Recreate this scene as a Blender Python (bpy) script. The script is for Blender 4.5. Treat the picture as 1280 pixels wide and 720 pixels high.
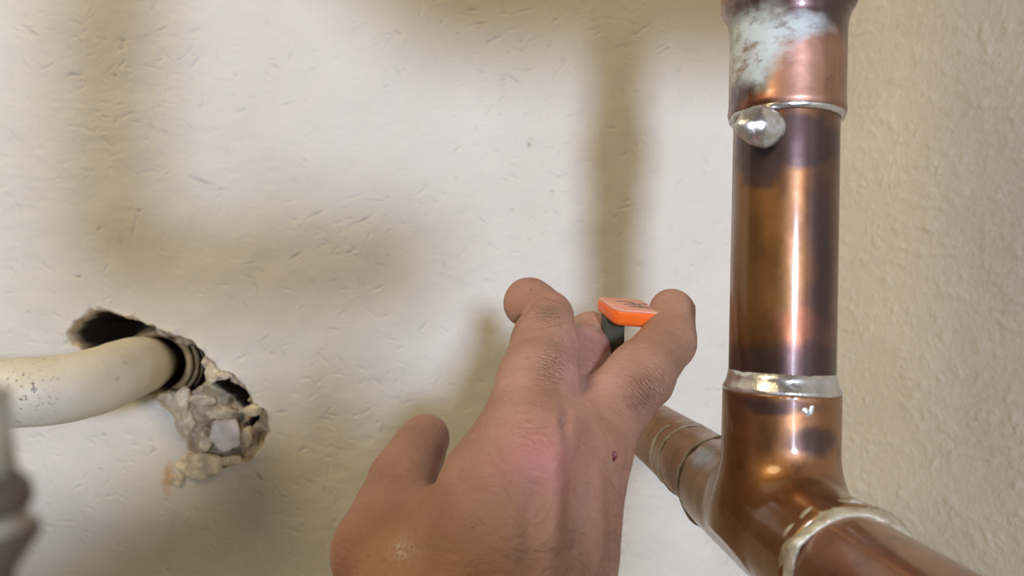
import bpy, bmesh, math, random
import numpy as np
from mathutils import Vector, Matrix, Euler

for o in list(bpy.data.objects):
    bpy.data.objects.remove(o, do_unlink=True)
random.seed(7)
scene = bpy.context.scene
COL = scene.collection

# ------------------------------------------------------------------ camera
FPX = 880.0                                    # focal length in pixels of a 1280 x 720 frame
cam_d = bpy.data.cameras.new('camera')
cam = bpy.data.objects.new('camera', cam_d); COL.objects.link(cam)
cam_d.sensor_width = 36.0
cam_d.lens = 36.0 * FPX / 1280.0
cam_d.clip_start = 0.005
cam.location = (0, 0, 0)
ang = math.atan(29.0 / FPX)
cam.rotation_euler = (math.pi / 2 + ang, 0, -ang)
cam_d.dof.use_dof = True
cam_d.dof.focus_distance = 0.235
cam_d.dof.aperture_fstop = 16.0
scene.camera = cam
CR = np.array(cam.rotation_euler.to_matrix())

# ------------------------------------------------------------------ light
w = bpy.data.worlds.new('room_ambience'); scene.world = w; w.use_nodes = True
bg = w.node_tree.nodes['Background']
bg.inputs[0].default_value = (1.0, 0.85, 0.60, 1); bg.inputs[1].default_value = 0.165

def area(name, loc, target, size, energy, color):
    d = bpy.data.lights.new(name, 'AREA'); d.shape = 'DISK'; d.size = size
    d.energy = energy; d.color = color
    o = bpy.data.objects.new(name, d); COL.objects.link(o)
    o.location = loc
    o.rotation_euler = (Vector(target) - Vector(loc)).to_track_quat('-Z', 'Y').to_euler()
    return o
area('work_lamp', (0.15, -1.40, 0.09), (0.0, 0.42, 0.0), 0.19, 27.0, (0.655, 0.755, 1.0))
area('ceiling_lamp', (-1.05, -0.55, 1.05), (0.0, 0.40, 0.0), 0.7, 13.0, (1.0, 0.80, 0.47))

vs = scene.view_settings
vs.view_transform = 'Standard'; vs.look = 'None'; vs.gamma = 1.0; vs.exposure = 0.0
vs.use_curve_mapping = False

# ------------------------------------------------------------------ helpers
def P(px, py, Y):
    """world point seen at a photo pixel, on the plane y = Y"""
    r = CR @ np.array([(px - 640.0) / FPX, -(py - 360.0) / FPX, -1.0])
    return r * (Y / r[1])

def project(V):
    c = V @ CR
    return 640 + FPX * c[:, 0] / -c[:, 2], 360 - FPX * c[:, 1] / -c[:, 2]

_rng = np.random.RandomState(11)
_perm = _rng.rand(64, 64, 64).astype(np.float32)
def vnoise(p, scale, off=0.0):
    q = p * scale + off + 1000.0
    i = np.floor(q).astype(int); f = q - i; f = f * f * (3 - 2 * f)
    i0 = i % 64; i1 = (i + 1) % 64
    x0, y0, z0 = i0[..., 0], i0[..., 1], i0[..., 2]; x1, y1, z1 = i1[..., 0], i1[..., 1], i1[..., 2]
    fx, fy, fz = f[..., 0], f[..., 1], f[..., 2]
    a = _perm[x0, y0, z0] * (1 - fx) + _perm[x1, y0, z0] * fx
    b = _perm[x0, y1, z0] * (1 - fx) + _perm[x1, y1, z0] * fx
    c = _perm[x0, y0, z1] * (1 - fx) + _perm[x1, y0, z1] * fx
    d = _perm[x0, y1, z1] * (1 - fx) + _perm[x1, y1, z1] * fx
    return ((a * (1 - fy) + b * fy) * (1 - fz) + (c * (1 - fy) + d * fy) * fz) * 2 - 1
def fbm(p, scale, oct=4, off=0.0):
    s = 0; a = 1.0
    for k in range(oct):
        s = s + a * vnoise(p, scale * 2 ** k, off + 17.3 * k); a *= 0.5
    return s

def mesh_np(name, V, Q, smooth=True):
    me = bpy.data.meshes.new(name)
    V = np.ascontiguousarray(V, dtype=np.float32); Q = np.ascontiguousarray(Q, dtype=np.int32)
    n = Q.shape[1]
    me.vertices.add(len(V)); me.vertices.foreach_set('co', V.ravel())
    me.loops.add(Q.size); me.loops.foreach_set('vertex_index', Q.ravel())
    me.polygons.add(len(Q))
    me.polygons.foreach_set('loop_start', np.arange(0, Q.size, n, dtype=np.int32))
    me.polygons.foreach_set('loop_total', np.full(len(Q), n, dtype=np.int32))
    me.polygons.foreach_set('use_smooth', np.full(len(Q), smooth))
    me.update(calc_edges=True); me.validate()
    return me

def attr(me, name, vals):
    a = me.attributes.new(name, 'FLOAT', 'POINT')
    a.data.foreach_set('value', np.ascontiguousarray(vals, dtype=np.float32))

def obj(name, me, mat, parent=None):
    o = bpy.data.objects.new(name, me); COL.objects.link(o)
    if me is not None and mat is not None:
        me.materials.clear(); me.materials.append(mat)
    if parent is not None:
        o.parent = parent
        o.matrix_parent_inverse = Matrix.Translation(parent.location).inverted()
    return o

def tag(o, label, cat, group=None, kind=None):
    o['label'] = label; o['category'] = cat
    if group: o['group'] = group
    if kind: o['kind'] = kind
    return o

def empty(name, loc, label, cat, group=None):
    o = bpy.data.objects.new(name, None); COL.objects.link(o); o.location = loc
    o.empty_display_size = 0.01
    return tag(o, label, cat, group)

def frame(d):
    d = d / np.linalg.norm(d)
    u = np.cross(d, [0, 0, 1.0] if abs(d[2]) < 0.9 else [0, 1.0, 0]); u /= np.linalg.norm(u)
    return u, np.cross(d, u)

def lathe(name, a, d, prof, seg=64, wob=0.0, caps=True, wscale=150.0, seed=0.0):
    """profile [(distance along d from a, radius)] turned about the axis"""
    a = np.array(a, float); d = np.array(d, float); d /= np.linalg.norm(d)
    u, v = frame(d)
    th = np.linspace(0, 2 * np.pi, seg, endpoint=False)
    ring = np.cos(th)[:, None] * u + np.sin(th)[:, None] * v
    V = []
    for t, r in prof:
        V.append(a + d * t + ring * r)
    V = np.array(V)
    if wob:
        nz = fbm(V, wscale, 3, seed)
        V = V + ring[None] * (wob * nz)[..., None] + d * (wob * 0.7 * fbm(V, wscale, 2, seed + 5))[..., None]
    n = len(prof); V = V.reshape(-1, 3)
    i, j = np.meshgrid(np.arange(n - 1), np.arange(seg), indexing='ij')
    j2 = (j + 1) % seg
    Q = np.stack([i * seg + j, i * seg + j2, (i + 1) * seg + j2, (i + 1) * seg + j], -1).reshape(-1, 4)
    if caps:
        c0 = len(V); V = np.vstack([V, a + d * prof[0][0], a + d * prof[-1][0]])
        k = np.arange(seg); k2 = (k + 1) % seg
        b = (n - 1) * seg
        Q = np.vstack([Q, np.stack([k2, k, np.full(seg, c0), np.full(seg, c0)], -1)[:, [0, 1, 2, 3]] if False else Q[:0]])
        me = bpy.data.meshes.new(name)
        F = [tuple(q) for q in Q.tolist()]
        F += [(int(k2[s]), int(k[s]), c0) for s in range(seg)] + [(int(b + k[s]), int(b + k2[s]), c0 + 1) for s in range(seg)]
        me.from_pydata(V.tolist(), [], F)
        me.polygons.foreach_set('use_smooth', [len(f) == 4 for f in F])
        me.update()
        return me
    return mesh_np(name, V, Q)

def sweep(name, pts, radii, seg=48, sub=10, wob=0.0, wscale=120.0):
    """round tube along a smooth curve through pts"""
    pts = np.array(pts, float); radii = np.array(radii, float); n = len(pts)
    C, R = [], []
    for i in range(n - 1):
        p0 = pts[max(i - 1, 0)]; p1 = pts[i]; p2 = pts[i + 1]; p3 = pts[min(i + 2, n - 1)]
        for s in range(sub):
            t = s / sub
            C.append(0.5 * ((2 * p1) + (-p0 + p2) * t + (2 * p0 - 5 * p1 + 4 * p2 - p3) * t * t + (-p0 + 3 * p1 - 3 * p2 + p3) * t ** 3))
            R.append(radii[i] * (1 - t) + radii[i + 1] * t)
    C.append(pts[-1]); R.append(radii[-1]); C = np.array(C); R = np.array(R)
    T = np.gradient(C, axis=0); T /= np.linalg.norm(T, axis=1)[:, None]
    u, _ = frame(T[0]); V = []
    th = np.linspace(0, 2 * np.pi, seg, endpoint=False)
    for c, t, r in zip(C, T, R):
        u = u - t * np.dot(u, t); u /= np.linalg.norm(u); v = np.cross(t, u)
        V.append(c + r * (np.cos(th)[:, None] * u + np.sin(th)[:, None] * v))
    V = np.array(V)
    if wob:
        rad = V - C[:, None]; rad /= np.linalg.norm(rad, axis=2)[..., None]
        V = V + rad * (wob * fbm(V, wscale, 3))[..., None]
    m = len(C); V = V.reshape(-1, 3).tolist()
    F = []
    for i in range(m - 1):
        for j in range(seg):
            F.append((i * seg + j, i * seg + (j + 1) % seg, (i + 1) * seg + (j + 1) % seg, (i + 1) * seg + j))
    F.append(tuple(range(seg))[::-1]); F.append(tuple((m - 1) * seg + j for j in range(seg)))
    me = bpy.data.meshes.new(name); me.from_pydata(V, [], F)
    me.polygons.foreach_set('use_smooth', [True] * len(F)); me.update()
    return me

def surface_nets(Fd, org, h):
    """quad mesh of the zero level of a distance field on a regular grid"""
    S = Fd < 0
    nx, ny, nz = Fd.shape
    cs = np.zeros((nx - 1, ny - 1, nz - 1), np.int8)
    for a in (0, 1):
        for b in (0, 1):
            for c in (0, 1):
                cs += S[a:nx - 1 + a, b:ny - 1 + b, c:nz - 1 + c]
    act = (cs > 0) & (cs < 8)
    I = np.argwhere(act)
    idx = np.full(act.shape, -1, np.int64); idx[act] = np.arange(len(I))
    acc = np.zeros((len(I), 3)); cnt = np.zeros(len(I))
    cor = [(a, b, c) for a in (0, 1) for b in (0, 1) for c in (0, 1)]
    val = {k: Fd[I[:, 0] + k[0], I[:, 1] + k[1], I[:, 2] + k[2]].astype(float) for k in cor}
    for ax in range(3):
        for k in cor:
            if k[ax] == 0:
                k2 = list(k); k2[ax] = 1; k2 = tuple(k2)
                f0, f1 = val[k], val[k2]
                m = (f0 < 0) != (f1 < 0)
                t = np.where(m, f0 / np.where(m, f0 - f1, 1), 0)
                p = np.tile(np.array(k, float), (len(I), 1)); p[:, ax] = t
                acc[m] += p[m]; cnt[m] += 1
    V = (I + acc / cnt[:, None]) * h + org
    Q = []
    for ax in range(3):
        o1, o2 = (ax + 1) % 3, (ax + 2) % 3
        sl0 = [slice(None)] * 3; sl1 = [slice(None)] * 3
        sl0[ax] = slice(0, -1); sl1[ax] = slice(1, None)
        ch = S[tuple(sl0)] != S[tuple(sl1)]
        E = np.argwhere(ch)
        ok = (E[:, o1] > 0) & (E[:, o2] > 0) & (E[:, o1] < Fd.shape[o1] - 1) & (E[:, o2] < Fd.shape[o2] - 1)
        E = E[ok]
        ins = S[E[:, 0], E[:, 1], E[:, 2]]
        def cell(d1, d2):
            c = E.copy(); c[:, o1] -= d1; c[:, o2] -= d2
            return idx[c[:, 0], c[:, 1], c[:, 2]]
        q = np.stack([cell(1, 1), cell(0, 1), cell(0, 0), cell(1, 0)], -1)
        q[~ins] = q[~ins][:, ::-1]
        Q.append(q)
    return V, np.vstack(Q)

def grid_pts(lo, hi, h):
    ax = [np.arange(lo[i], hi[i] + h, h, dtype=np.float32) for i in range(3)]
    return np.stack(np.meshgrid(*ax, indexing='ij'), -1)
def smin(a, b, k):
    hh = np.clip(0.5 + 0.5 * (b - a) / k, 0, 1)
    return b * (1 - hh) + a * hh - k * hh * (1 - hh)
def cone_sdf(G, a, b, ra, rb):
    a = np.array(a, np.float32); b = np.array(b, np.float32); ab = b - a
    t = np.clip(((G - a) @ ab) / float(ab @ ab), 0, 1)
    d = G - a - t[..., None] * ab
    return np.sqrt((d * d).sum(-1)) - (ra + (rb - ra) * t)

# ------------------------------------------------------------------ materials
class NT:
    def __init__(s, name):
        s.m = bpy.data.materials.new(name); s.m.use_nodes = True
        s.t = s.m.node_tree; s.b = s.t.nodes['Principled BSDF']
        s.co = s.n('ShaderNodeTexCoord').outputs['Object']
    def n(s, ty, **kw):
        nd = s.t.nodes.new(ty)
        for k, v in kw.items(): setattr(nd, k, v)
        return nd
    def lk(s, a, b): s.t.links.new(a, b)
    def put(s, inp, v):
        if hasattr(v, 'is_linked') or isinstance(v, bpy.types.NodeSocket): s.lk(v, inp)
        else: inp.default_value = v
    def math(s, op, a, b=0.0, clamp=False):
        nd = s.n('ShaderNodeMath', operation=op, use_clamp=clamp)
        s.put(nd.inputs[0], a); s.put(nd.inputs[1], b); return nd.outputs[0]
    def noise(s, scale, detail=4, rough=0.55, stretch=None, dist=0.0, out='Fac'):
        nd = s.n('ShaderNodeTexNoise'); nd.inputs['Scale'].default_value = scale
        nd.inputs['Detail'].default_value = detail; nd.inputs['Roughness'].default_value = rough
        nd.inputs['Distortion'].default_value = dist
        if stretch:
            mp = s.n('ShaderNodeMapping'); mp.inputs['Scale'].default_value = stretch
            s.lk(s.co, mp.inputs['Vector']); s.lk(mp.outputs[0], nd.inputs['Vector'])
        else: s.lk(s.co, nd.inputs['Vector'])
        return nd.outputs[out]
    def vor(s, scale, feature='F1'):
        nd = s.n('ShaderNodeTexVoronoi', feature=feature); nd.inputs['Scale'].default_value = scale
        s.lk(s.co, nd.inputs['Vector']); return nd.outputs['Distance']
    def ramp(s, fac, stops):
        nd = s.n('ShaderNodeValToRGB'); el = nd.color_ramp.elements
        while len(el) < len(stops): el.new(0.5)
        for e, (p, c) in zip(el, stops):
            e.position = p; e.color = (*c, 1) if len(c) == 3 else c
        s.put(nd.inputs[0], fac); return nd.outputs[0]
    def rng(s, fac, a, b, c=0.0, d=1.0):
        nd = s.n('ShaderNodeMapRange'); nd.interpolation_type = 'SMOOTHSTEP'
        s.put(nd.inputs[0], fac)
        for i, v in enumerate((a, b, c, d)): nd.inputs[1 + i].default_value = v
        return nd.outputs[0]
    def mix(s, fac, a, b, mode='MIX'):
        nd = s.n('ShaderNodeMix', data_type='RGBA', blend_type=mode)
        s.put(nd.inputs[0], fac)
        for i, v in ((6, a), (7, b)):
            if isinstance(v, tuple): v = (*v, 1) if len(v) == 3 else v
            s.put(nd.inputs[i], v)
        return nd.outputs[2]
    def attr(s, name):
        nd = s.n('ShaderNodeAttribute'); nd.attribute_name = name; return nd.outputs['Fac']
    def spot(s, c, r0, r1, warp=0.0, wscale=120.0, stretch=(1, 1, 1)):
        """1 inside a stain round the object-space point c, falling to 0 at r1"""
        v = s.co
        if warp:
            nz = s.noise(wscale, 3, out='Color')
            sb = s.n('ShaderNodeVectorMath', operation='SUBTRACT'); s.lk(nz, sb.inputs[0]); sb.inputs[1].default_value = (.5, .5, .5)
            sc = s.n('ShaderNodeVectorMath', operation='SCALE'); s.lk(sb.outputs[0], sc.inputs[0]); sc.inputs['Scale'].default_value = warp
            ad = s.n('ShaderNodeVectorMath', operation='ADD'); s.lk(v, ad.inputs[0]); s.lk(sc.outputs[0], ad.inputs[1]); v = ad.outputs[0]
        sb = s.n('ShaderNodeVectorMath', operation='SUBTRACT'); s.lk(v, sb.inputs[0]); sb.inputs[1].default_value = tuple(c)
        ml = s.n('ShaderNodeVectorMath', operation='MULTIPLY'); s.lk(sb.outputs[0], ml.inputs[0]); ml.inputs[1].default_value = stretch
        ln = s.n('ShaderNodeVectorMath', operation='LENGTH'); s.lk(ml.outputs[0], ln.inputs[0])
        return s.rng(ln.outputs['Value'], r0, r1, 1, 0)
    def bump(s, h, strength, dist, prev=None):
        nd = s.n('ShaderNodeBump'); nd.inputs['Strength'].default_value = strength
        nd.inputs['Distance'].default_value = dist; s.put(nd.inputs['Height'], h)
        if prev is not None: s.lk(prev, nd.inputs['Normal'])
        return nd.outputs[0]
    def set(s, **kw):
        names = dict(color='Base Color', rough='Roughness', metal='Metallic', normal='Normal', sss='Subsurface Weight',
                     spec='Specular IOR Level', trans='Transmission Weight', alpha='Alpha', coat='Coat Weight')
        for k, v in kw.items():
            if isinstance(v, tuple): v = (*v, 1)
            s.put(s.b.inputs[names[k]], v)
        return s.m

def mat_wall():
    s = NT('painted_plaster')
    paint = s.ramp(s.noise(9, 4), [(0.3, (0.63, 0.585, 0.50)), (0.7, (0.70, 0.665, 0.59))])
    fine = s.noise(60, 5, 0.6)
    paint = s.mix(s.rng(fine, 0.62, 0.8, 0, 0.25), paint, (0.50, 0.43, 0.32))
    ex = s.attr('exposed')
    chip = s.ramp(s.noise(110, 4), [(0.28, (0.36, 0.26, 0.15)), (0.45, (0.62, 0.50, 0.33)), (0.7, (0.74, 0.66, 0.52))])
    col = s.mix(s.rng(ex, 0.15, 0.6), paint, chip)
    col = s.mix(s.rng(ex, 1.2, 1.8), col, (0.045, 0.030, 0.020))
    rust = s.spot(P(211, 597, 0.42), 0.001, 0.009, 0.010, 160, (1.5, 1, .65))
    col = s.mix(s.math('MULTIPLY', rust, 0.75), col, (0.56, 0.29, 0.09))
    mk = s.attr('mark')
    col = s.mix(s.math('MULTIPLY', mk, 0.75), col, (0.20, 0.17, 0.13))
    b = s.bump(s.noise(420, 4, 0.6), 0.30, 0.0006)
    b = s.bump(s.noise(130, 4, 0.55, (1, 1, 1.3)), 0.35, 0.0010, b)
    return s.set(color=col, rough=0.62, normal=b, spec=0.3)

def mat_wall_right():
    s = NT('rough_plaster')
    paint = s.ramp(s.noise(14, 5), [(0.3, (0.62, 0.565, 0.46)), (0.7, (0.69, 0.635, 0.52))])
    b = s.bump(s.noise(500, 4, 0.6), 0.25, 0.0005)
    b = s.bump(s.noise(230, 4, 0.6), 0.4, 0.0010, b)
    return s.set(color=paint, rough=0.6, normal=b, spec=0.3)

def mat_copper(name, tone=0, stains=(), coat=0.8):
    s = NT(name)
    st = s.noise(34, 6, 0.62, (1.7, 1.7, 0.6), 0.8)
    cols = [[(0.25, (0.10, 0.045, 0.026)), (0.45, (0.21, 0.088, 0.035)), (0.58, (0.17, 0.080, 0.045)), (0.75, (0.27, 0.115, 0.055))],
            [(0.25, (0.13, 0.058, 0.030)), (0.45, (0.28, 0.128, 0.048)), (0.6, (0.37, 0.175, 0.078)), (0.8, (0.20, 0.100, 0.062))],
            [(0.25, (0.20, 0.095, 0.06)), (0.5, (0.38, 0.20, 0.13)), (0.75, (0.29, 0.14, 0.085))]][tone]
    col = s.ramp(st, cols)
    col = s.mix(s.rng(s.noise(90, 5, 0.65), 0.52, 0.75, 0, 0.55), col, (0.075, 0.042, 0.036))
    rough = s.rng(s.noise(55, 4), 0.3, 0.7, 0.32, 0.52)
    metal = 0.92
    for kind, c, r0, r1, warp, ws, stch in stains:
        m = s.spot(c, r0, r1, warp, ws, stch)
        if kind == 'dark':
            col = s.mix(s.math('MULTIPLY', m, 0.8), col, (0.050, 0.036, 0.042))
        elif kind == 'amber':
            col = s.mix(s.math('MULTIPLY', m, 0.6), col, (0.26, 0.125, 0.030))
        elif kind == 'red':
            col = s.mix(s.math('MULTIPLY', m, 0.6), col, (0.32, 0.11, 0.060))
        elif kind == 'clean':
            col = s.mix(s.math('MULTIPLY', m, 0.85), col, (0.47, 0.25, 0.175))
        elif kind == 'white':
            br = s.math('MULTIPLY', m, s.rng(s.noise(170, 6, 0.72, (1, 1, 1.5)), 0.26, 0.56))
            col = s.mix(br, col, (0.58, 0.64, 0.63))
            rough = s.math('ADD', rough, s.math('MULTIPLY', br, 0.45))
            metal = s.math('SUBTRACT', metal, s.math('MULTIPLY', br, 0.85))
    b = s.bump(s.noise(260, 3, 0.5), 0.10, 0.0006)
    m = s.set(color=col, rough=rough, metal=metal, normal=b, coat=coat)
    s.b.inputs['Coat Roughness'].default_value = 0.13
    return m

def mat_solder():
    s = NT('solder')
    col = s.ramp(s.noise(120, 4), [(0.3, (0.46, 0.44, 0.39)), (0.6, (0.72, 0.72, 0.70)), (0.8, (0.60, 0.52, 0.40))])
    b = s.bump(s.noise(300, 3), 0.3, 0.0008)
    return s.set(color=col, metal=0.9, rough=s.rng(s.noise(200, 3), 0.3, 0.7, 0.18, 0.42), normal=b)

def mat_flux():
    s = NT('flux_crust')
    col = s.ramp(s.noise(150, 5), [(0.3, (0.20, 0.14, 0.08)), (0.45, (0.40, 0.35, 0.25)), (0.7, (0.60, 0.56, 0.44))])
    b = s.bump(s.noise(350, 4), 0.6, 0.0012)
    return s.set(color=col, metal=0.25, rough=0.42, normal=b)

def mat_white_pipe():
    s = NT('white_painted_pipe')
    col = s.ramp(s.noise(28, 4), [(0.3, (0.66, 0.58, 0.42)), (0.7, (0.76, 0.70, 0.56))])
    reg = s.spot(P(28, 485, 0.325), 0.006, 0.022, 0.01, 90)
    sp = s.rng(s.noise(420, 4, 0.6), 0.56, 0.66)
    col = s.mix(s.math('MULTIPLY', reg, sp), col, (0.17, 0.16, 0.12))
    sp2 = s.math('MULTIPLY', s.rng(s.noise(150, 4, 0.6), 0.66, 0.72), 0.55)
    col = s.mix(sp2, col, (0.40, 0.31, 0.19))
    b = s.bump(s.noise(160, 4), 0.25, 0.0012)
    return s.set(color=col, rough=0.48, normal=b, spec=0.35)

def mat_skin():
    s = NT('skin')
    col = s.ramp(s.noise(55, 5, 0.6), [(0.3, (0.32, 0.160, 0.100)), (0.55, (0.40, 0.21, 0.135)), (0.75, (0.45, 0.245, 0.16))])
    col = s.mix(s.math('MULTIPLY', s.attr('red'), 0.75), col, (0.50, 0.19, 0.155))
    col = s.mix(s.math('MULTIPLY', s.attr('pink'), 0.7), col, (0.60, 0.33, 0.27))
    col = s.mix(s.math('MULTIPLY', s.attr('tan'), 0.65), col, (0.30, 0.155, 0.085))  # browner skin, with shade on the lower back painted in
    fre = s.math('MULTIPLY', s.rng(s.noise(330, 2), 0.66, 0.74), 0.30)
    col = s.mix(fre, col, (0.22, 0.09, 0.05))
    du = s.math('MULTIPLY', s.attr('dust'), s.rng(s.noise(900, 4, 0.7), 0.45, 0.62))
    col = s.mix(s.math('MULTIPLY', du, 0.75), col, (0.62, 0.58, 0.55))
    # knuckle folds: ripples across the finger, broken by noise
    ph = s.math('ADD', s.math('MULTIPLY', s.attr('fold'), 2.4), s.math('MULTIPLY', s.noise(230, 5, 0.65), 17.0))
    wv = s.math('POWER', s.math('ABSOLUTE', s.math('SINE', ph)), 0.6)
    fh = s.math('MULTIPLY', s.math('SUBTRACT', wv, 1.0), s.attr('wrinkle'))
    col = s.mix(s.math('MULTIPLY', s.math('MULTIPLY', fh, -1.0), 0.30), col, (0.26, 0.11, 0.07))
    pores = s.vor(1150)
    b = s.bump(pores, 0.16, 0.00045)
    b = s.bump(s.noise(360, 6, 0.65, (1.0, 1.0, 1.9)), 0.45, 0.0012, b)
    b = s.bump(s.vor(520, 'DISTANCE_TO_EDGE'), 0.12, 0.0006, b)
    b = s.bump(fh, 0.9, 0.0012, b)
    m = s.set(color=col, rough=s.rng(s.noise(140, 4), 0.3, 0.7, 0.42, 0.56), normal=b, sss=0.18, spec=0.38)
    s.b.inputs['Subsurface Radius'].default_value = (1.0, 0.36, 0.2)
    s.b.inputs['Subsurface Scale'].default_value = 0.0022
    return m

def mat_plain(name, col, rough=0.5, metal=0.0, nscale=80, var=0.12, bump=0.15, bd=0.0006, **kw):
    s = NT(name)
    c = s.ramp(s.noise(nscale, 4), [(0.3, tuple(v * (1 - var) for v in col)), (0.7, tuple(min(1, v * (1 + var)) for v in col))])
    b = s.bump(s.noise(nscale * 4, 3), bump, bd)
    return s.set(color=c, rough=rough, metal=metal, normal=b, **kw)

WALL_Y = 0.42
WALL_X = 0.178
T = P(973, 655, 0.1966)                       # centre of the soldered tee
VT = P(985, 0, 0.1966)                        # vertical pipe where it leaves the picture
VD = (VT - T) / np.linalg.norm(VT - T)
def on_v(py):                                 # distance up the vertical pipe for a picture row
    lo, hi = -0.02, 0.3
    for _ in range(40):
        m = (lo + hi) / 2; q = project((T + VD * m)[None])[1][0]
        if q > py: lo = m
        else: hi = m
    return (lo + hi) / 2

M_WALL = mat_wall(); M_WALLR = mat_wall_right()
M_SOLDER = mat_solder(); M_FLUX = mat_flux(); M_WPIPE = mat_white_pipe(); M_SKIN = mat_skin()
F_ = lambda px, py, dy=-0.0135: P(px, py, 0.1966 + dy)
M_COP_V = mat_copper('copper_tarnished', 0, [
    ('amber', F_(932, 300), 0.010, 0.024, 0.012, 60, (1.3, .6, .42)),
    ('dark', F_(1000, 180), 0.0070, 0.0110, 0.012, 90, (.60, .3, 1.25)),
    ('dark', F_(948, 205), 0.0040, 0.0062, 0.008, 130, (.7, .5, .75)),
    ('red', F_(1008, 420), 0.006, 0.010, 0.010, 120, (.9, .5, 1.2)),
    ('dark', F_(1000, 465), 0.006, 0.013, 0.012, 90, (.42, .3, 1.4)),
    ('dark', F_(1030, 330), 0.003, 0.009, 0.010, 70, (1.3, .4, .25))])
M_COP_C = mat_copper('copper_coupling', 2, [
    ('dark', F_(945, 110, -.014), 0.0060, 0.0095, 0.010, 110, (.7, .5, 1)),
    ('red', F_(945, 128, -.014), 0.004, 0.006, 0.006, 120, (.7, .5, 1.2)),
    ('clean', F_(997, 92, -.016), 0.0085, 0.0105, 0.008, 90, (1.25, .5, .75)),
    ('dark', F_(1000, 10, -.014), 0.006, 0.014, 0.010, 120, (.35, .5, 1.4)),
    ('white', F_(940, 48, -.013), 0.006, 0.0125, 0.012, 110, (1.0, .4, .85)),
    ('white', F_(985, 30, -.016), 0.002, 0.008, 0.008, 110, (.5, .4, 1.8))])
M_COP_T = mat_copper('copper_fitting', 1, [
    ('dark', F_(1015, 552, -.015), 0.003, 0.0065, 0.006, 140, (.65, .5, 1.3)),
    ('dark', F_(955, 508, -.015), 0.002, 0.006, 0.006, 140, (.3, .5, 2)),
    ('red', F_(940, 700, -.02), 0.004, 0.014, 0.01, 90, (1, .5, 1)),
    ('white', P(884, 576, .2300), 0.003, 0.0055, 0.004, 160, (1, .6, 1)),
    ('amber', F_(960, 650, -.02), 0.006, 0.02, 0.01, 90, (1, .5, 1))])
M_COP_H = mat_copper('copper_run', 1, (), 0.15)

# ------------------------------------------------------------------ wall_back (relief, dents and the broken hole are geometry)
def spaced(lo, hi, dlo, dhi, h):
    mid = np.arange(dlo, dhi, h)
    left = dlo - np.geomspace(h * 2, dlo - lo, 14)[::-1]
    right = mid[-1] + np.geomspace(h * 2, hi - mid[-1], 14)
    return np.concatenate([left, mid, right])

def poly_sd(X, Z, poly):
    """signed distance to a polygon, negative inside"""
    poly = np.array(poly); n = len(poly)
    d = np.full(X.shape, 1e9); ins = np.zeros(X.shape, bool)
    for i in range(n):
        a = poly[i]; b = poly[(i + 1) % n]; e = b - a
        wx, wz = X - a[0], Z - a[1]
        t = np.clip((wx * e[0] + wz * e[1]) / (e @ e), 0, 1)
        d = np.minimum(d, (wx - t * e[0]) ** 2 + (wz - t * e[1]) ** 2)
        c = (a[1] > Z) != (b[1] > Z)
        ins ^= c & (X < (b[0] - a[0]) * (Z - a[1]) / (b[1] - a[1] + 1e-12) + a[0])
    d = np.sqrt(d)
    return np.where(ins, -d, d)

def wpoly(pts):                                # points given in a 2.57x crop at (60, 360)
    out = []
    for x, y in pts:
        q = P(60 + x / 2.57, 360 + y / 2.57, WALL_Y); out.append((q[0], q[2]))
    return out
HOLE_OUT = wpoly([(62, 150), (85, 110), (125, 68), (165, 72), (205, 74), (260, 92), (320, 112), (360, 140), (420, 150), (470, 178),
                  (505, 225), (560, 265), (610, 295), (645, 340), (690, 395), (705, 455), (690, 500), (650, 540), (612, 566), (560, 572),
                  (500, 560), (455, 520), (425, 465), (405, 410), (350, 365), (290, 345), (180, 300), (100, 220)])
HOLE_DEEP = [wpoly([(72, 150), (95, 112), (130, 80), (200, 84), (255, 102), (318, 122), (330, 150), (400, 185), (455, 190), (490, 215),
                    (500, 285), (470, 330), (420, 345), (350, 335), (260, 310), (110, 210)]),
             wpoly([(500, 290), (560, 298), (605, 318), (632, 352), (640, 400), (615, 385), (585, 350), (540, 320)]),
             wpoly([(640, 400), (652, 425), (640, 455), (628, 430)])]

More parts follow.
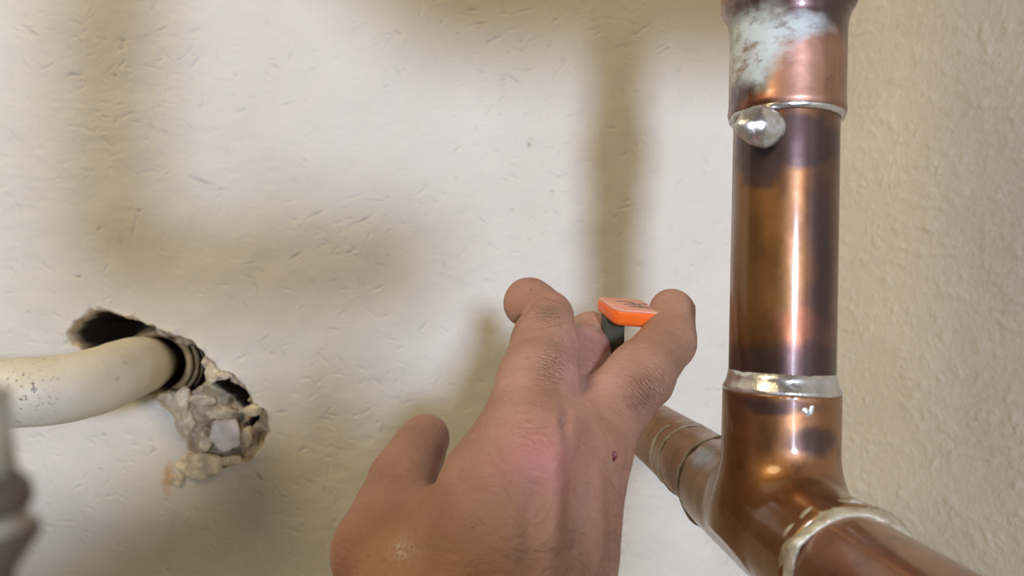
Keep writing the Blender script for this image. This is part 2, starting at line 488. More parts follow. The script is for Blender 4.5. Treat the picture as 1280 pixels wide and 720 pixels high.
def wall_back():
    xs = spaced(-0.9, WALL_X, -0.305, WALL_X - 0.004, 0.00068)
    xs = xs[xs <= WALL_X + 1e-6]
    xs = np.concatenate([xs[xs < WALL_X - 0.003], [WALL_X]])
    zs = spaced(-0.9, 1.0, -0.170, 0.200, 0.00068)
    X, Z = np.meshgrid(xs, zs, indexing='ij')
    p = np.stack([X, np.zeros_like(X), Z], -1)
    h = 0.0013 * fbm(p, 14, 3) + 0.00042 * fbm(p, 75, 4, 3.0)
    wall_patch = np.clip(fbm(p, 11, 2, 41.0) + 0.35, 0, 1)
    h += wall_patch * 0.00030 * np.abs(fbm(p * np.array([0.55, 1, 1.0]), 170, 3, 9.0))
    rng = np.random.RandomState(5)
    mark = np.zeros_like(X)
    def dent(cx, cz, L, W, a, dep, mk=0.0):
        i0, i1 = np.searchsorted(xs, [cx - 3 * L, cx + 3 * L]); j0, j1 = np.searchsorted(zs, [cz - 3 * L, cz + 3 * L])
        if i1 <= i0 or j1 <= j0: return
        dx = X[i0:i1, j0:j1] - cx; dz = Z[i0:i1, j0:j1] - cz
        u = dx * math.cos(a) + dz * math.sin(a); v = -dx * math.sin(a) + dz * math.cos(a)
        v = v + 0.25 * W * np.sin(u / L * 2.2)
        g = np.exp(-(u / L) ** 2 - (v / W) ** 2)
        h[i0:i1, j0:j1] += dep * g - dep * 0.2 * np.exp(-(u / L) ** 2 - ((v + 1.9 * W) / W) ** 2)
        if mk: mark[i0:i1, j0:j1] = np.maximum(mark[i0:i1, j0:j1], mk * g ** 1.5)
    centres = [P(x, y, WALL_Y) for x, y in ((110, 60), (180, 130), (230, 110), (420, 290), (480, 310), (640, 180), (700, 150), (560, 80), (60, 420), (720, 60), (330, 620), (150, 620), (80, 560), (400, 460))]
    for k in range(1300):
        if k < 560:
            c = centres[rng.randint(len(centres))]; cx = c[0] + rng.randn() * 0.030; cz = c[2] + rng.randn() * 0.024
        else:
            cx = rng.uniform(-0.30, 0.17); cz = rng.uniform(-0.165, 0.195)
        L = rng.uniform(0.0008, 0.0036) * (1.5 if rng.rand() < 0.2 else 1); W = rng.uniform(0.00055, 0.0009)
        dent(cx, cz, L, W, rng.normal(-0.2, 0.75), rng.uniform(0.00015, 0.0008), rng.uniform(0, 0.22) if rng.rand() < 0.3 else 0)
    for x, y, L, a, mk in ((253, 227, .0065, -.28, .55), (662, 181, .0016, -.9, .9), (143, 94, .0016, -.3, .7), (174, 264, .0014, 0, .5),
                           (97, 346, .0014, .3, .7), (325, 596, .0035, -.7, .85), (644, 100, .0045, -.5, .35), (40, 40, .005, -.6, .5),
                           (128, 545, .0015, 0, .4), (690, 240, .0018, .1, .3), (835, 60, .0018, .1, .45), (600, 30, .003, .2, .3),
                           (370, 320, .004, .6, .3), (395, 268, .005, .5, .25), (455, 275, .005, .5, .3), (190, 565, .002, 1.2, .3), (880, 640, .002, .5, .3)):
        q = P(x, y, WALL_Y); dent(q[0], q[2], L, 0.0009 if L < .003 else .0008, a, 0.0010, mk)
    # hole
    i0, i1 = np.searchsorted(xs, [P(40, 0, .42)[0], P(380, 0, .42)[0]]); j0, j1 = np.searchsorted(zs, [P(0, 640, .42)[2], P(0, 350, .42)[2]])
    sl = (slice(i0, i1), slice(j0, j1)); pp = p[sl]
    wx = X[sl] + 0.0022 * fbm(pp, 130, 3, 1.0); wz = Z[sl] + 0.0022 * fbm(pp, 130, 3, 7.0)
    so = poly_sd(wx, wz, HOLE_OUT)
    sd = np.min([poly_sd(wx, wz, q) for q in HOLE_DEEP], axis=0)
    sm = lambda e0, e1, v: (lambda t: t * t * (3 - 2 * t))(np.clip((v - e0) / (e1 - e0), 0, 1))
    rub = 0.0055 + 0.0045 * fbm(pp, 95, 4, 21.0) + 0.002 * np.abs(fbm(pp, 240, 2, 5.0))
    hh = h[sl] - 0.0016 * np.exp(-(np.maximum(so, 0) / 0.0025) ** 2) * (0.6 + 0.8 * fbm(pp, 150, 2, 2.0))
    hh = hh * (1 - sm(0.001, -0.0015, so)) + np.maximum(rub, 0.0012) * sm(0.001, -0.0015, so)
    hh = hh + 0.075 * sm(0.0008, -0.0022, sd)
    h[sl] = hh
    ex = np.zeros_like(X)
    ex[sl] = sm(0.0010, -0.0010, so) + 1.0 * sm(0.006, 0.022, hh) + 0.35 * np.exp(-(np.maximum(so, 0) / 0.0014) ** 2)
    V = np.stack([X, WALL_Y + h, Z], -1).reshape(-1, 3)
    nx, nz = len(xs), len(zs)
    i, j = np.meshgrid(np.arange(nx - 1), np.arange(nz - 1), indexing='ij')
    Q = np.stack([i * nz + j, (i + 1) * nz + j, (i + 1) * nz + j + 1, i * nz + j + 1], -1).reshape(-1, 4)
    me = mesh_np('wall_back', V, Q)
    attr(me, 'exposed', ex.ravel()); attr(me, 'mark', mark.ravel())
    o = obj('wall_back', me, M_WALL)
    o['kind'] = 'structure'; o['label'] = 'cream painted plaster wall with dents and a broken hole'
    return o
WB = wall_back()

def wall_right():
    ys = np.concatenate([[-0.30, -0.15, 0.0, 0.06, 0.11], np.arange(0.14, 0.4215, 0.0007)])
    zs = spaced(-0.9, 1.0, -0.170, 0.195, 0.0009)
    Y, Z = np.meshgrid(ys, zs, indexing='ij')
    p = np.stack([np.full_like(Y, 5.0), Y * 0.62 + Z * 0.25, Z], -1)
    h = 0.0007 * fbm(p, 18, 3) + 0.00022 * fbm(p, 80, 3, 3.0)
    q = p + 0.004 * np.stack([fbm(p, 60, 2, 1.0)] * 3, -1)
    r = fbm(q, 260, 3, 13.0)
    h += 0.00055 * np.clip(r - 0.15, 0, 1) + 0.0005 * np.clip(fbm(q, 400, 2, 31.0) - 0.35, 0, 1)
    ca, sa_ = math.cos(math.radians(14)), math.sin(math.radians(14))
    V = np.stack([WALL_X + (WALL_Y - Y) * sa_ - h * 0.8 * ca, WALL_Y - (WALL_Y - Y) * ca, Z], -1).reshape(-1, 3)
    ny, nz = Y.shape
    i, j = np.meshgrid(np.arange(ny - 1), np.arange(nz - 1), indexing='ij')
    Q = np.stack([i * nz + j, i * nz + j + 1, (i + 1) * nz + j + 1, (i + 1) * nz + j], -1).reshape(-1, 4)
    o = obj('wall_right', mesh_np('wall_right', V, Q), M_WALLR)
    o['kind'] = 'structure'; o['label'] = 'rough tan plaster side wall behind the copper pipe'
    return o
wall_right()

# broken plaster lumps in the lower part of the hole
def lump(c, r, seed, sq=(1, .7, 1)):
    bm = bmesh.new(); bmesh.ops.create_icosphere(bm, subdivisions=4, radius=1.0)
    V = np.array([v.co for v in bm.verts])
    k = np.random.RandomState(seed)
    dirs = k.randn(7, 3); dirs /= np.linalg.norm(dirs, axis=1)[:, None]
    lim = k.uniform(0.55, 0.85, 7)
    pr = V @ dirs.T
    sc = np.min(np.where(pr > 1e-3, lim / np.maximum(pr, 1e-3), 9), axis=1)
    V2 = V * np.minimum(sc, 1.0)[:, None] * (1 + 0.20 * fbm(V, 1.6, 4, seed))[:, None]
    V2 = V2 * np.array(sq) * r + np.array(c)
    for v, q in zip(bm.verts, V2): v.co = q
    me = bpy.data.meshes.new('plaster_chunk'); bm.to_mesh(me); bm.free()
    me.polygons.foreach_set('use_smooth', [True] * len(me.polygons))
    return me
M_CHUNK = mat_plain('broken_plaster', (0.74, 0.62, 0.43), 0.75, nscale=170, var=0.38, bump=0.7, bd=0.0018)
M_CHUNKW = mat_plain('broken_plaster_face', (0.74, 0.68, 0.60), 0.6, nscale=120, var=0.12, bump=0.4, bd=0.0010)
for k, (x, y, r, m, dy, sq) in enumerate([(283, 545, 13.5, 1, 0.001, (1, .6, 1.1)), (256, 552, 9, 0, 0.003, (.8, .7, 1.4)), (279, 515, 9.5, 0, 0.003, (1.5, .7, .7)),
                                  (248, 583, 13, 0, -0.002, (1.5, .6, .8)), (229, 503, 9.5, 0, 0.004, (.8, .6, 1.3)), (291, 578, 8, 0, 0.000, (1.5, .6, .7)),
                                  (318, 513, 7, 0, 0.001, (1.2, .6, .7)), (254, 500, 8, 0, 0.006, (1.5, .7, .6)), (309, 545, 6, 0, 0.004, (.8, .6, 1.5)),
                                  (202, 497, 7, 0, 0.003, (1.6, .6, .6)), (236, 530, 7, 0, 0.005, (.8, .6, 1.4)), (222, 600, 6, 0, -0.0005, (1.2, .5, .9)),
                                  (265, 465, 7, 0, 0.004, (.9, .6, 1.4)), (275, 470, 6, 0, -0.0005, (1.5, .5, .6))]):
    obj('plaster_chunk', lump(P(x, y, WALL_Y + dy), 1.5 * r * WALL_Y / FPX, 40 + k, sq), M_CHUNKW if m else M_CHUNK, WB)

# ------------------------------------------------------------------ white pipe coming out of the hole
wp = empty('white_pipe', P(-120, 500, 0.33), 'off-white painted pipe with dirt specks bending into the hole in the wall', 'pipe')
wpts = [P(-900, 512, 0.33), P(-420, 505, 0.33), P(-120, 497, 0.330), P(20, 491, 0.332), P(80, 486, 0.339), P(122, 476, 0.352), P(149, 466, 0.372), P(167, 459, 0.398), P(180, 456, 0.43), P(192, 452, 0.47), P(200, 450, 0.50)]
obj('pipe_body', sweep('pipe_body', wpts, [.0160] * 4 + [.0161, .0163, .0165, .0165, .0165, .0165, .0165], 64, 10, 0.00022), M_WPIPE, wp)
M_RUST = mat_plain('rusty_sleeve', (0.36, 0.25, 0.12), 0.6, 0.2, 140, 0.4, 0.6, 0.001)
sa = P(196, 455, 0.435); sdv = P(214, 453, 0.50) - P(180, 456, 0.43)
for t, r in ((0.000, 0.0186), (0.008, 0.0205), (0.016, 0.0222)):
    prof = [(t + 0.0022 * math.cos(a), r + 0.0022 * math.sin(a)) for a in np.linspace(0, 2 * math.pi, 13)]
    obj('sleeve_ring', lathe('sleeve_ring', sa, sdv, prof, 48, 0.0006, False, 120, t * 900), M_RUST, wp)

# ------------------------------------------------------------------ copper pipe with soldered fittings
cp = empty('copper_pipe', T, 'shiny tarnished copper pipe with soldered tee and vertical riser', 'pipe')
R = 0.0143
tee_top = on_v(487); cup = on_v(146); cup_top = on_v(36); bell = on_v(12)
obj('riser_pipe', lathe('riser_pipe', T, VD, [(t, R) for t in np.linspace(0.018, cup + 0.012, 60)], 96), M_COP_V, cp)
# tee body as one smooth blended casting
H = np.array([0.0, 1.0, 0.0])
TN, TF = -0.0405, 0.0470
lo = T + np.array([-0.024, TN - 0.004, -0.024]); hi = T + np.array([0.026, TF + 0.004, tee_top + 0.004])
G = grid_pts(lo, hi, 0.00058)
g = G - T.astype(np.float32)
tv = g @ VD.astype(np.float32); rv = np.sqrt(np.maximum((g * g).sum(-1) - tv * tv, 0))
hy = g[..., 1]; rh = np.sqrt(g[..., 0] ** 2 + g[..., 2] ** 2)
rr_h = 0.0166 + 0.0006 * (np.abs(hy) > 0.022)
def capped(r, Rr, t, a, b): return np.maximum(np.maximum(r - Rr, a - t), t - b)
fv = capped(rv, 0.0158, tv, 0.0, tee_top)
fh = capped(rh, 0.0163, hy, TN, TF)
F0 = smin(fv, fh, 0.009).astype(np.float32)
V, Q = surface_nets(F0, lo, 0.00058)
obj('tee_fitting', mesh_np('tee_fitting', V, Q), M_COP_T, cp)
del G, g, F0, fv, fh
# run pipes
obj('run_pipe', lathe('run_pipe', T, H, [(t, R) for t in np.linspace(TF - 0.012, WALL_Y - T[1] + 0.02, 50)], 72), M_COP_H, cp)
obj('run_pipe', lathe('run_pipe', T, -H, [(t, R) for t in np.linspace(-TN - 0.012, 0.75, 60)], 72), mat_copper('copper_run_near', 2), cp)

def torus(name, a, d, t, r, mr, wob, seed, flat=1.0, mat=None, thick=None):
    prof = [(t + mr * flat * math.cos(x), r + mr * math.sin(x)) for x in np.linspace(0, 2 * math.pi, 17)]
    return obj(name, lathe(name, a, d, prof, 96, wob, False, 170, seed), mat or M_SOLDER, cp)
prof = [(tee_top - 0.0006, R - .0005), (tee_top - 0.0006, 0.0156), (tee_top + 0.0003, 0.0159), (tee_top + 0.0010, 0.0156), (tee_top + 0.0022, 0.01500), (tee_top + 0.0036, 0.01462), (tee_top + 0.0052, 0.01440), (tee_top + 0.0054, 0.0139)]
obj('solder_ring', lathe('solder_ring', T, VD, prof, 96, 0.00014, False, 120, 1.0), M_SOLDER, cp)
torus('solder_ring', T, VD, cup - 0.0004, R + 0.0003, 0.0010, 0.0002, 2.0, 1.3)
torus('flux_ring', T, H, TN + 0.0002, R + 0.0006, 0.0014, 0.0009, 3.0, 1.5, M_FLUX)
torus('flux_ring', T, H, TN + 0.0040, R + 0.0013, 0.0010, 0.0009, 6.0, 1.5, M_FLUX)
torus('flux_ring', T, H, TF - 0.0020, R + 0.0016, 0.0007, 0.0006, 4.0, 1.6, M_FLUX)
torus('flux_ring', T, H, TF + 0.034, R - 0.0001, 0.0004, 0.0004, 5.0, 4.0, M_FLUX)
torus('flux_ring', T, H, TF + 0.046, R - 0.0002, 0.0004, 0.0004, 8.0, 5.0, M_FLUX)
# coupling and bell at the top of the riser
prof = [(cup - 0.0003, R - 0.0006), (cup - 0.0003, 0.0157), (cup + 0.0008, 0.0160), (cup + 0.004, 0.0158), (cup_top - 0.004, 0.0158), (cup_top, 0.0160), (cup_top + 0.003, 0.0168),
        (bell - 0.001, 0.0178), (bell + 0.0008, 0.0185), (bell + 0.010, 0.0186), (bell + 0.016, 0.0180), (bell + 0.022, 0.0162), (bell + 0.035, 0.0160)]
pr2 = []
for (a, ra), (b, rb) in zip(prof, prof[1:]):
    for s in range(4): pr2.append((a + (b - a) * s / 4, ra + (rb - ra) * s / 4))
pr2.append(prof[-1])
obj('coupling', lathe('coupling', T, VD, pr2, 96, 0.00008), M_COP_C, cp)
# solder drip frozen on the joint
def blob(name, c, ax, rad, mat, parent, seed=0, wob=0.12):
    bm = bmesh.new(); bmesh.ops.create_icosphere(bm, subdivisions=4, radius=1.0)
    B = np.array(ax).T
    for v in bm.verts:
        q = np.array(v.co); q = q * (1 + wob * fbm(q[None], 1.7, 3, seed)[0])
        if q[2] < 0: q[:2] *= 1 + 0.25 * q[2]
        v.co = np.array(c) + B @ (q * np.array(rad))
    me = bpy.data.meshes.new(name); bm.to_mesh(me); bm.free()
    me.polygons.foreach_set('use_smooth', [True] * len(me.polygons))
    return obj(name, me, mat, parent)
UX = np.array([1.0, 0, 0]); UY = np.array([0, 1.0, 0]); UZ = np.array([0, 0, 1.0])
blob('solder_drip', P(951, 158, 0.1966 - 0.0122), (UX, UY, UZ), (0.0068, 0.0032, 0.0056), M_SOLDER, cp, 8, 0.10)
blob('solder_smear', P(1008, 514, 0.1966 - 0.0150), (UX, UY, UZ), (0.0024, 0.0010, 0.0022), M_SOLDER, cp, 9, 0.3)
for x, y, r in ((1040, 84, .0011), (1041, 97, .0012), (1046, 103, .0008), (1039, 110, .0010), (1035, 122, .0010), (1044, 118, .0006)):
    blob('solder_speck', P(x, y, 0.1966 - 0.0075), (UX, UY, UZ), (r, r * .8, r * 1.1), M_SOLDER, cp, x)
# the run goes on above the picture: tee, plus added cross and header pipes
top = on_v(12) + 0.035
TT = T + VD * (top + 0.040)
obj('riser_pipe', lathe('riser_pipe', T, VD, [(top - 0.01, R), (top + 0.018, R)], 48), M_COP_V, cp)
obj('tee_body', lathe('tee_body', T, VD, [(top + 0.012, 0.016), (top + 0.056, 0.016)], 48), M_COP_T, cp)
TC = np.array([TT[0], -0.10, 0.160])
obj('riser_pipe', lathe('riser_pipe', TT, UZ, [(0.0, R), (0.7, R)], 48), M_COP_H, cp)
obj('shade_cross', sweep('shade_cross', [TT, TT - UY * 0.05, TC + UY * 0.06, TC], [.0150] * 4, 40, 8), M_COP_H, cp)
obj('shade_header', sweep('shade_header', [TC + UX * 0.085, TC, TC - UX * 0.04, TC - UX * 0.062 + UZ * .003, TC - UX * 0.078 + UZ * 0.022, TC - UX * 0.08 + UZ * 0.06, TC - UX * 0.08 + UZ * 0.6],  # unseen, shaped to shade the top of the wall
    [.028, .028, .027, .027, .028, .027, .027], 48, 8), M_COP_H, cp)

# added pipe run left of the viewer, unseen, there to shade the wall
lp = empty('copper_pipe', (-0.118, -0.10, 0.047), 'added unseen copper pipe and side branch that shade the wall', 'pipe')
LB = np.array([-0.118, -0.10, 0.047])
obj('riser_pipe', lathe('riser_pipe', LB, UZ, [(-0.012, R), (0.0, .0195), (0.02, .0195), (0.0201, .0175), (0.9, .0175)], 48), M_COP_H, lp)
obj('shade_branch', sweep('shade_branch', [LB, LB + UX * 0.03, LB + UX * 0.095, LB + UX * 0.118 - UY * 0.006, LB + UX * 0.124 - UY * 0.03, LB + UX * 0.124 - UY * 0.5],
    [.019, .019, .0175, .019, .0175, .0175], 40, 8), M_COP_H, lp)

# added wide pipe behind the viewer, unseen, to shade hand and lower wall
dp = empty('shade_pipe', (-0.2, -0.13, -0.088), 'added unseen wide grey pipe that shades the hand and lower wall', 'pipe')
DB = np.array([-0.017, -0.13, -0.063]); DS = np.array([1.0, 0, 0.56])
M_DR = mat_plain('grey_shade_pipe', (0.30, 0.30, 0.29), 0.5, 0, 20, 0.08)
obj('pipe_body', sweep('pipe_body', [DB - DS * 0.9, DB - DS * 0.4, DB - DS * 0.05, DB + UX * 0.004 - UZ * 0.001, DB + UX * 0.022 - UZ * 0.06, DB + UX * 0.022 - UZ * 0.6], [.055] * 6, 48, 8), M_DR, dp)
obj('socket', lathe('socket', DB - DS * 0.16, DS, [(0, .054), (0, .060), (.045, .060), (.046, .054)], 48), M_DR, dp)

# ------------------------------------------------------------------ blurred fitting at the lower left edge
M_PALE = mat_plain('cloudy_plastic', (0.62, 0.60, 0.50), 0.35, 0, 60, 0.1, trans=0.45)
M_GREY = mat_plain('grey_fitting', (0.15, 0.125, 0.095), 0.5, 0.3, 90, 0.2)
M_LIGHTG = mat_plain('pale_grip', (0.50, 0.46, 0.36), 0.5, 0.0, 90, 0.15)
fd = 0.050
hf = empty('hose_fitting', P(-45, 720, fd), 'out of focus grey ribbed fitting with a cloudy stem at the lower left edge', 'fitting')
fa = P(-48, 474, fd); fb = P(-56, 724, fd); ax = (fb - fa); L = np.linalg.norm(ax); k = fd / FPX
pz = lambda py: (py - 470) / 250 * L
obj('stem', lathe('stem', fa, ax, [(pz(480), 40 * k), (pz(486), 50 * k), (pz(530), 52 * k), (pz(598), 60 * k)], 48), M_PALE, hf)
obj('upper_rib', lathe('upper_rib', fa, ax, [(pz(588), 50 * k), (pz(592), 62 * k), (pz(606), 74 * k), (pz(628), 78 * k), (pz(640), 72 * k), (pz(648), 56 * k)], 48), M_GREY, hf)
obj('groove', lathe('groove', fa, ax, [(pz(640), 56 * k), (pz(644), 70 * k), (pz(660), 78 * k), (pz(668), 56 * k)], 48), M_LIGHTG, hf)
obj('lower_rib', lathe('lower_rib', fa, ax, [(pz(656), 56 * k), (pz(660), 84 * k), (pz(670), 87 * k), (pz(688), 78 * k), (pz(720), 60 * k), (pz(820), 58 * k), (pz(1900), 58 * k)], 48), M_GREY, hf)

# ------------------------------------------------------------------ hand
def J(px, py, d, r): return (P(px, py, d), r * 0.001)
thumb = [J(545, 800, .178, 15), J(478, 690, .196, 13.6), J(505, 598, .222, 10.6), J(531, 548, .240, 8.4)]
index = [J(652, 566, .178, 13.2), J(672, 478, .198, 11.2), J(680, 428, .212, 9.9), J(685, 396, .224, 8.3), J(662, 379, .2385, 8.7)]
middle = [J(705, 548, .190, 11), J(722, 490, .222, 9.6), J(730, 440, .247, 8.6), J(737, 416, .262, 8.2)]
ring = [J(734, 562, .188, 11.2), J(766, 509, .205, 10.6), J(800, 468, .216, 10.0), J(834, 427, .230, 8.8), J(840, 390, .238, 7.9)]
little = [J(728, 600, .205, 9.5), J(722, 560, .238, 8.4), J(700, 575, .252, 7.6), J(690, 600, .250, 7.0)]
palm = [(J(590, 830, .168, 15), J(628, 600, .178, 12.0)), (J(640, 830, .168, 14), J(672, 566, .180, 12.6)),
        (J(665, 830, .172, 14), J(708, 560, .188, 11.5)), (J(690, 830, .180, 13), J(728, 590, .192, 10.6)),
        (J(690, 840, .192, 13), J(722, 630, .206, 10.5)), (J(560, 820, .185, 14), J(590, 650, .196, 12.0)),
        (J(540, 790, .180, 15), J(560, 660, .196, 9.5)), (J(560, 740, .176, 11), J(600, 620, .180, 10.0))]
arm = [(J(620, 830, .176, 24), J(600, 1000, .166, 25)), (J(660, 830, .184, 20), J(650, 1000, .172, 25)), (J(625, 1000, .168, 27), J(610, 1450, .14, 36))]
HV = 0.00072
lo = np.array([-0.055, 0.105, -0.175]); hi = np.array([0.085, 0.285, 0.022])
shape = np.ceil((hi - lo) / HV).astype(int) + 1
axs = [lo[i] + HV * np.arange(shape[i]) for i in range(3)]
def local(prims, marg=0.02):
    mn = np.min([np.minimum(a[0] - a[1], b[0] - b[1]) for a, b in prims], axis=0) - marg
    mx = np.max([np.maximum(a[0] + a[1], b[0] + b[1]) for a, b in prims], axis=0) + marg
    i0 = np.clip(((mn - lo) / HV).astype(int), 0, shape - 1); i1 = np.clip(((mx - lo) / HV).astype(int) + 1, 1, shape)
    return tuple(slice(a, b) for a, b in zip(i0, i1))
def pts(sl): return np.stack(np.meshgrid(*[axs[i][sl[i]].astype(np.float32) for i in range(3)], indexing='ij'), -1)
FLD = np.full(shape, 0.03, np.float32)
for a, b in palm + arm:
    sl = local([(a, b)]); FLD[sl] = smin(FLD[sl], cone_sdf(pts(sl), a[0], b[0], a[1], b[1]), 0.009)
BASE = FLD.copy()
for ch, k in ((thumb, 0.010), (index, 0.006), (middle, 0.004), (ring, 0.0055), (little, 0.004)):
    prs = list(zip(ch, ch[1:])); sl = local(prs); g = pts(sl); f = None
    for a, b in prs:
        c = cone_sdf(g, a[0], b[0], a[1], b[1])
        f = c if f is None else smin(f, c, 0.0009 if ch is index and b is ch[-1] else 0.0022)
    FLD[sl] = smin(FLD[sl], smin(BASE[sl], f, k), 0.0016)
def add_ball(c, r, k):
    sl = local([((c, r), (c, r))]); g = pts(sl) - c.astype(np.float32)
    FLD[sl] = smin(FLD[sl], np.sqrt((g * g).sum(-1)) - r, k)
def groove(a, b, r, k):
    sl = local([((a, r), (b, r))]); c = cone_sdf(pts(sl), a, b, r, r)
    FLD[sl] = -smin(-FLD[sl], c, k)
add_ball(P(668, 556, .174), 0.0105, 0.006)      # knuckle of the index finger
V, Q = surface_nets(FLD, lo, HV)
V = V.astype(np.float64)
keep = V[:, 2] > -10
me = mesh_np('person', V, Q)
nv = len(me.vertices)
NRM = np.zeros(nv * 3, np.float32); me.vertices.foreach_get('normal', NRM); NRM = NRM.reshape(-1, 3)
CO = np.zeros(nv * 3, np.float32); me.vertices.foreach_get('co', CO); CO = CO.reshape(-1, 3).astype(float)
PX, PY = project(CO)
facing = np.clip(-(NRM * CO).sum(1) / np.linalg.norm(CO, axis=1) * 3 + 0.6, 0, 1)
def sg(x, y, sx, sy, a=0.0):
    dx, dy = PX - x, PY - y
    u = dx * math.cos(a) + dy * math.sin(a); v = -dx * math.sin(a) + dy * math.cos(a)
    return np.exp(-(u / sx) ** 2 - (v / sy) ** 2) * facing
# tendon and small relief on the back of the hand
rel = 0.0017 * sg(690, 640, 14, 75, 0.05) - 0.0017 * sg(720, 640, 15, 75, 0.05) + 0.0012 * sg(748, 650, 10, 70) - 0.0008 * sg(708, 530, 7, 32, -0.1)
rel += 0.0006 * sg(640, 660, 14, 60, 0.1) - 0.0005 * sg(664, 665, 12, 55, 0.05)
rel -= 0.0012 * sg(656, 391, 26, 3.0, -0.9) + 0.0006 * sg(690, 372, 14, 3, .3) + 0.0012 * sg(709, 522, 4, 12, 0.5)
rel += 0.00035 * fbm(CO, 90, 3) + 0.0009 * sg(828, 490, 10, 14)
CO2 = CO + NRM * rel[:, None]
me.vertices.foreach_set('co', np.ascontiguousarray(CO2, np.float32).ravel()); me.update()
attr(me, 'red', np.clip(0.75 * sg(672, 558, 40, 30, 0.3) + 0.45 * sg(640, 585, 50, 26) + 0.5 * sg(690, 600, 30, 40) + .35 * sg(432, 690, 18, 40) + 0.35 * sg(650, 372, 26, 30), 0, 1))
attr(me, 'pink', np.clip(0.9 * sg(740, 480, 30, 55, 0.6) + 0.8 * sg(735, 430, 40, 50) + 0.4 * sg(640, 480, 30, 50), 0, 1))
attr(me, 'tan', np.clip(0.95 * sg(640, 690, 115, 70) + 0.5 * sg(735, 640, 40, 90) + 0.6 * sg(835, 440, 30, 60) + .3 * sg(690, 400, 25, 40), 0, 1))  # first spot puts the shade of the lower hand into the colour
attr(me, 'dust', np.clip(sg(503, 688, 15, 13) + .5 * sg(592, 546, 3, 3), 0, 1))
fold = np.zeros(nv); wr = np.zeros(nv)
for (x, y, sx, sy, a, A, B) in ((692, 455, 17, 30, 0.2, (672, 478, .198), (680, 428, .212)), (806, 490, 20, 28, 0.6, (772, 503, .205), (799, 463, .216)), (668, 545, 34, 26, 0.2, (652, 566, .178), (672, 478, .198)),
                                (686, 392, 16, 10, 0, (680, 428, .212), (681, 393, .226))):
    m = sg(x, y, sx, sy, a) * (0.65 if y < 500 else 0.16)
    d = P(*B) - P(*A); d /= np.linalg.norm(d)
    u = (CO - P(*A)) @ d * 1000
    big = m > wr; fold[big] = u[big]; wr = np.maximum(wr, m)
attr(me, 'fold', fold); attr(me, 'wrinkle', wr)
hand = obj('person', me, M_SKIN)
tag(hand, "person's bare right hand reaching up, fingers pinching a flat orange tool", 'person')

def surf(px, py):
    d2 = (PX - px) ** 2 + (PY - py) ** 2
    c = np.argsort(d2)[:60]; c = c[np.argsort(np.linalg.norm(CO[c], axis=1))][:6]
    i = c[np.argmin(d2[c])]
    return CO2[i], NRM[i].astype(float)

# fingernails
M_NAIL = mat_plain('fingernail', (0.52, 0.30, 0.23), 0.28, 0, 200, 0.08, 0.05)
def nail(base, tip, out, wid, name='fingernail'):
    ax = tip - base; L = np.linalg.norm(ax); ax /= L
    out = out - ax * (out @ ax); out /= np.linalg.norm(out); sd = np.cross(ax, out)
    V = []; F = []; nu, nvv = 9, 11
    for th in (0, 1):
        for i in range(nu):
            t = i / (nu - 1)
            ww = wid * (0.82 + 0.18 * math.sin(math.pi * min(t * 1.1, 1)))
            for j in range(nvv):
                s = j / (nvv - 1) * 2 - 1
                tt = t if t < .5 else t - 0.16 * s * s * (t - .5) * 2
                V.append(base + ax * L * tt + sd * ww * s + out * (wid * 0.42 * (1 - s * s) - 0.0005 * th - 0.0006 * t * t))
    idn = lambda th, i, j: th * nu * nvv + i * nvv + j
    for i in range(nu - 1):
        for j in range(nvv - 1):
            F.append((idn(0, i, j), idn(0, i, j + 1), idn(0, i + 1, j + 1), idn(0, i + 1, j)))
            F.append((idn(1, i, j), idn(1, i + 1, j), idn(1, i + 1, j + 1), idn(1, i, j + 1)))
    for i in range(nu - 1):
        F.append((idn(0, i, 0), idn(0, i + 1, 0), idn(1, i + 1, 0), idn(1, i, 0))); F.append((idn(0, i, nvv - 1), idn(1, i, nvv - 1), idn(1, i + 1, nvv - 1), idn(0, i + 1, nvv - 1)))
    for j in range(nvv - 1):
        F.append((idn(0, nu - 1, j), idn(0, nu - 1, j + 1), idn(1, nu - 1, j + 1), idn(1, nu - 1, j))); F.append((idn(0, 0, j), idn(1, 0, j), idn(1, 0, j + 1), idn(0, 0, j + 1)))
    m2 = bpy.data.meshes.new(name); m2.from_pydata([tuple(v) for v in V], [], F)
    m2.polygons.foreach_set('use_smooth', [True] * len(F)); m2.update()
    return obj(name, m2, M_NAIL, hand)
def place_nail(ch, out, wid, length, t0):
    (a, ra), (b, rb) = ch[-2], ch[-1]
    ax = (b - a) / np.linalg.norm(b - a); out = np.array(out); out = out - ax * (out @ ax); out /= np.linalg.norm(out)
    base = b + out * (rb - wid * 0.42 + 0.00025) + ax * (t0 - length)
    nail(base, base + ax * length, out, wid)
place_nail(ring, [1.0, 0.15, 0.0], 0.0056, 0.0105, 0.0045)
place_nail(thumb, [-0.75, 0.5, 0.45], 0.0056, 0.010, 0.005)
place_nail(index, [0.35, 0.9, 0.5], 0.0056, 0.010, 0.005)


# scab on the side of the hand
M_SCAB = mat_plain('dried_blood', (0.11, 0.012, 0.008), 0.35, 0, 300, 0.4, 0.5)
sp, sn = surf(770, 571)
su, sv = frame(sn)
blob('scab', sp, (UX, sn, UZ), (0.0007, 0.0004, 0.0013), M_SCAB, hand, 4, 0.4)
sp, sn = surf(664, 359)
blob('mole', sp, (UX, sn, UZ), (0.0003, 0.0002, 0.0003), mat_plain('mole', (0.05, 0.025, 0.02)), hand, 4, 0.2)

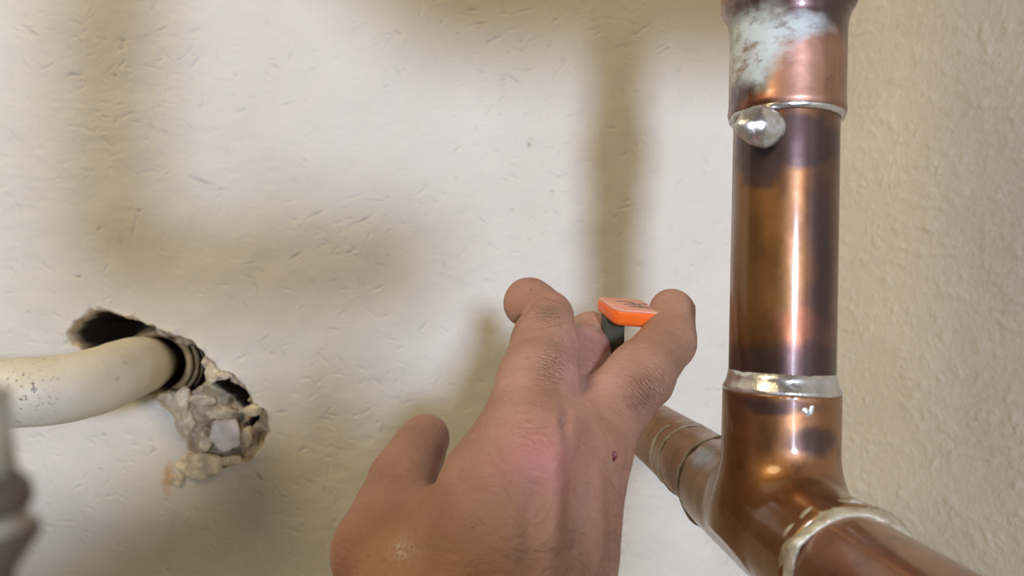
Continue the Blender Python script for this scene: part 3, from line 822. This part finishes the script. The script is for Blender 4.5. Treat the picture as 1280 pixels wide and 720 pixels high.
# dark hairs on the back of the hand, joined as one part
hv, hf_ = [], []
hr = np.random.RandomState(3)
for k in range(105):
    if k < 72: x, y = hr.uniform(600, 766), hr.uniform(655, 730)
    elif k < 90: x, y = hr.uniform(755, 769), hr.uniform(560, 715)
    else: x, y = hr.uniform(560, 700), hr.uniform(600, 690)
    if y > 735: continue
    p0, n0 = surf(x, y)
    dr = np.array([hr.normal(0.75 if k < 90 else -.3, .35), 0, hr.normal(0.1 if x < 740 else -.35, 0.35)]); dr -= n0 * (dr @ n0); dr /= np.linalg.norm(dr)
    Lh = hr.uniform(0.003, 0.0085); bend = hr.normal(0, 0.35); sd = np.cross(dr, n0); prev = None; segs = 7
    rad = 0.000027 * hr.uniform(.7, 1.25)
    for s in range(segs):
        t = s / (segs - 1)
        c = p0 + dr * Lh * t + sd * Lh * bend * t * t + n0 * (Lh * (0.16 if x < 755 else .3) * math.sin(t * 2.6) + 0.0001)
        b0 = len(hv)
        for q in range(3):
            a = q * 2.094; hv.append(tuple(c + rad * (1 - .7 * t) * (math.cos(a) * n0 + math.sin(a) * sd)))
        if prev is not None:
            for q in range(3): hf_.append((prev + q, prev + (q + 1) % 3, b0 + (q + 1) % 3, b0 + q))
        prev = b0
hm = bpy.data.meshes.new('hair'); hm.from_pydata(hv, [], hf_); hm.update()
ho = obj('hair', hm, mat_plain('dark_hair', (0.06, 0.035, 0.022), 0.5), hand); ho['kind'] = 'stuff'

# ------------------------------------------------------------------ flat orange tool between the fingers
M_OR = mat_plain('orange_plastic', (0.86, 0.15, 0.018), 0.32, 0, 90, 0.06, 0.08)
M_ORP = mat_plain('pale_orange_face', (0.76, 0.36, 0.25), 0.4, 0, 120, 0.10, 0.10)  # paler top face of the orange handle
M_DK = mat_plain('dark_green_steel', (0.085, 0.092, 0.062), 0.45, 0.4, 90, 0.2)
M_INK = mat_plain('grey_marking', (0.16, 0.12, 0.10), 0.6)
A = P(768, 398, .2350); B = P(830, 403, .2290)                 # left and right end of the near edge, mid height
ex = (B - A); W = np.linalg.norm(ex); ex /= W
Cc = P(744, 380, .2520); ey = Cc - A; LD = np.linalg.norm(ey); ey /= LD                # left side runs away from the viewer, rising
exo = ex - ey * (ex @ ey); exo /= np.linalg.norm(exo)
ez = np.cross(ex, ey); ez /= np.linalg.norm(ez)
ot = empty('tool', tuple(A), 'flat orange plastic tool with a dark shank pinched between two fingers', 'tool')
def slab(name, o, sx, sy, sz, bev, mat, parent, seg=5, corner=0.0):
    bm = bmesh.new(); bmesh.ops.create_cube(bm, size=1.0)
    for v in bm.verts: v.co = Vector((v.co.x * sx, v.co.y * sy, v.co.z * sz))
    if corner:
        bmesh.ops.bevel(bm, geom=[e for e in bm.edges if abs(e.verts[0].co.z - e.verts[1].co.z) > sz * .5], offset=corner, segments=5, profile=.5, affect='EDGES')
    ed = [e for e in bm.edges if e.calc_length() > 0 and len(e.link_faces) == 2 and e.calc_face_angle() > 0.6]
    bmesh.ops.bevel(bm, geom=ed, offset=bev, segments=seg, profile=0.5, affect='EDGES', clamp_overlap=True)
    B_ = np.array([ex, ey, ez]).T
    for v in bm.verts: v.co = np.array(o) + B_ @ np.array(v.co)
    m2 = bpy.data.meshes.new(name); bm.to_mesh(m2); bm.free()
    m2.polygons.foreach_set('use_smooth', [True] * len(m2.polygons))
    return obj(name, m2, mat, parent)
th = 0.0056
ctr = A + ex * W / 2 + ey * LD / 2
slab('handle', ctr, W, LD, th, 0.0019, M_OR, ot, 5, 0.003)
slab('handle_face', ctr + ez * (th / 2 - 0.0001) , W * .96, LD * .95, 0.0007, 0.0003, M_ORP, ot, 3, 0.0024)
slab('shank', ctr - ez * 0.0085 - ex * 0.0045 + ey * .002, 0.0075, 0.0035, 0.015, 0.0008, M_DK, ot, 3)
for (u0, v0, u1, v1) in ((-.0035, .002, .001, .0035), (-.002, -.001, .003, .000), (.001, .0035, .004, -.001), (.004, .001, .007, .0015), (-.001, -.003, .0035, -.0035), (.003, -.002, .006, -.004)):
    p0 = ctr + ex * u0 + ey * v0 + ez * (th / 2 + .00026); p1 = ctr + ex * u1 + ey * v1 + ez * (th / 2 + .00026)
    obj('marking', sweep('marking', [p0, (p0 + p1) / 2 + ey * .0003, p1], [.0002, .00028, .0002], 8, 3), M_INK, ot)
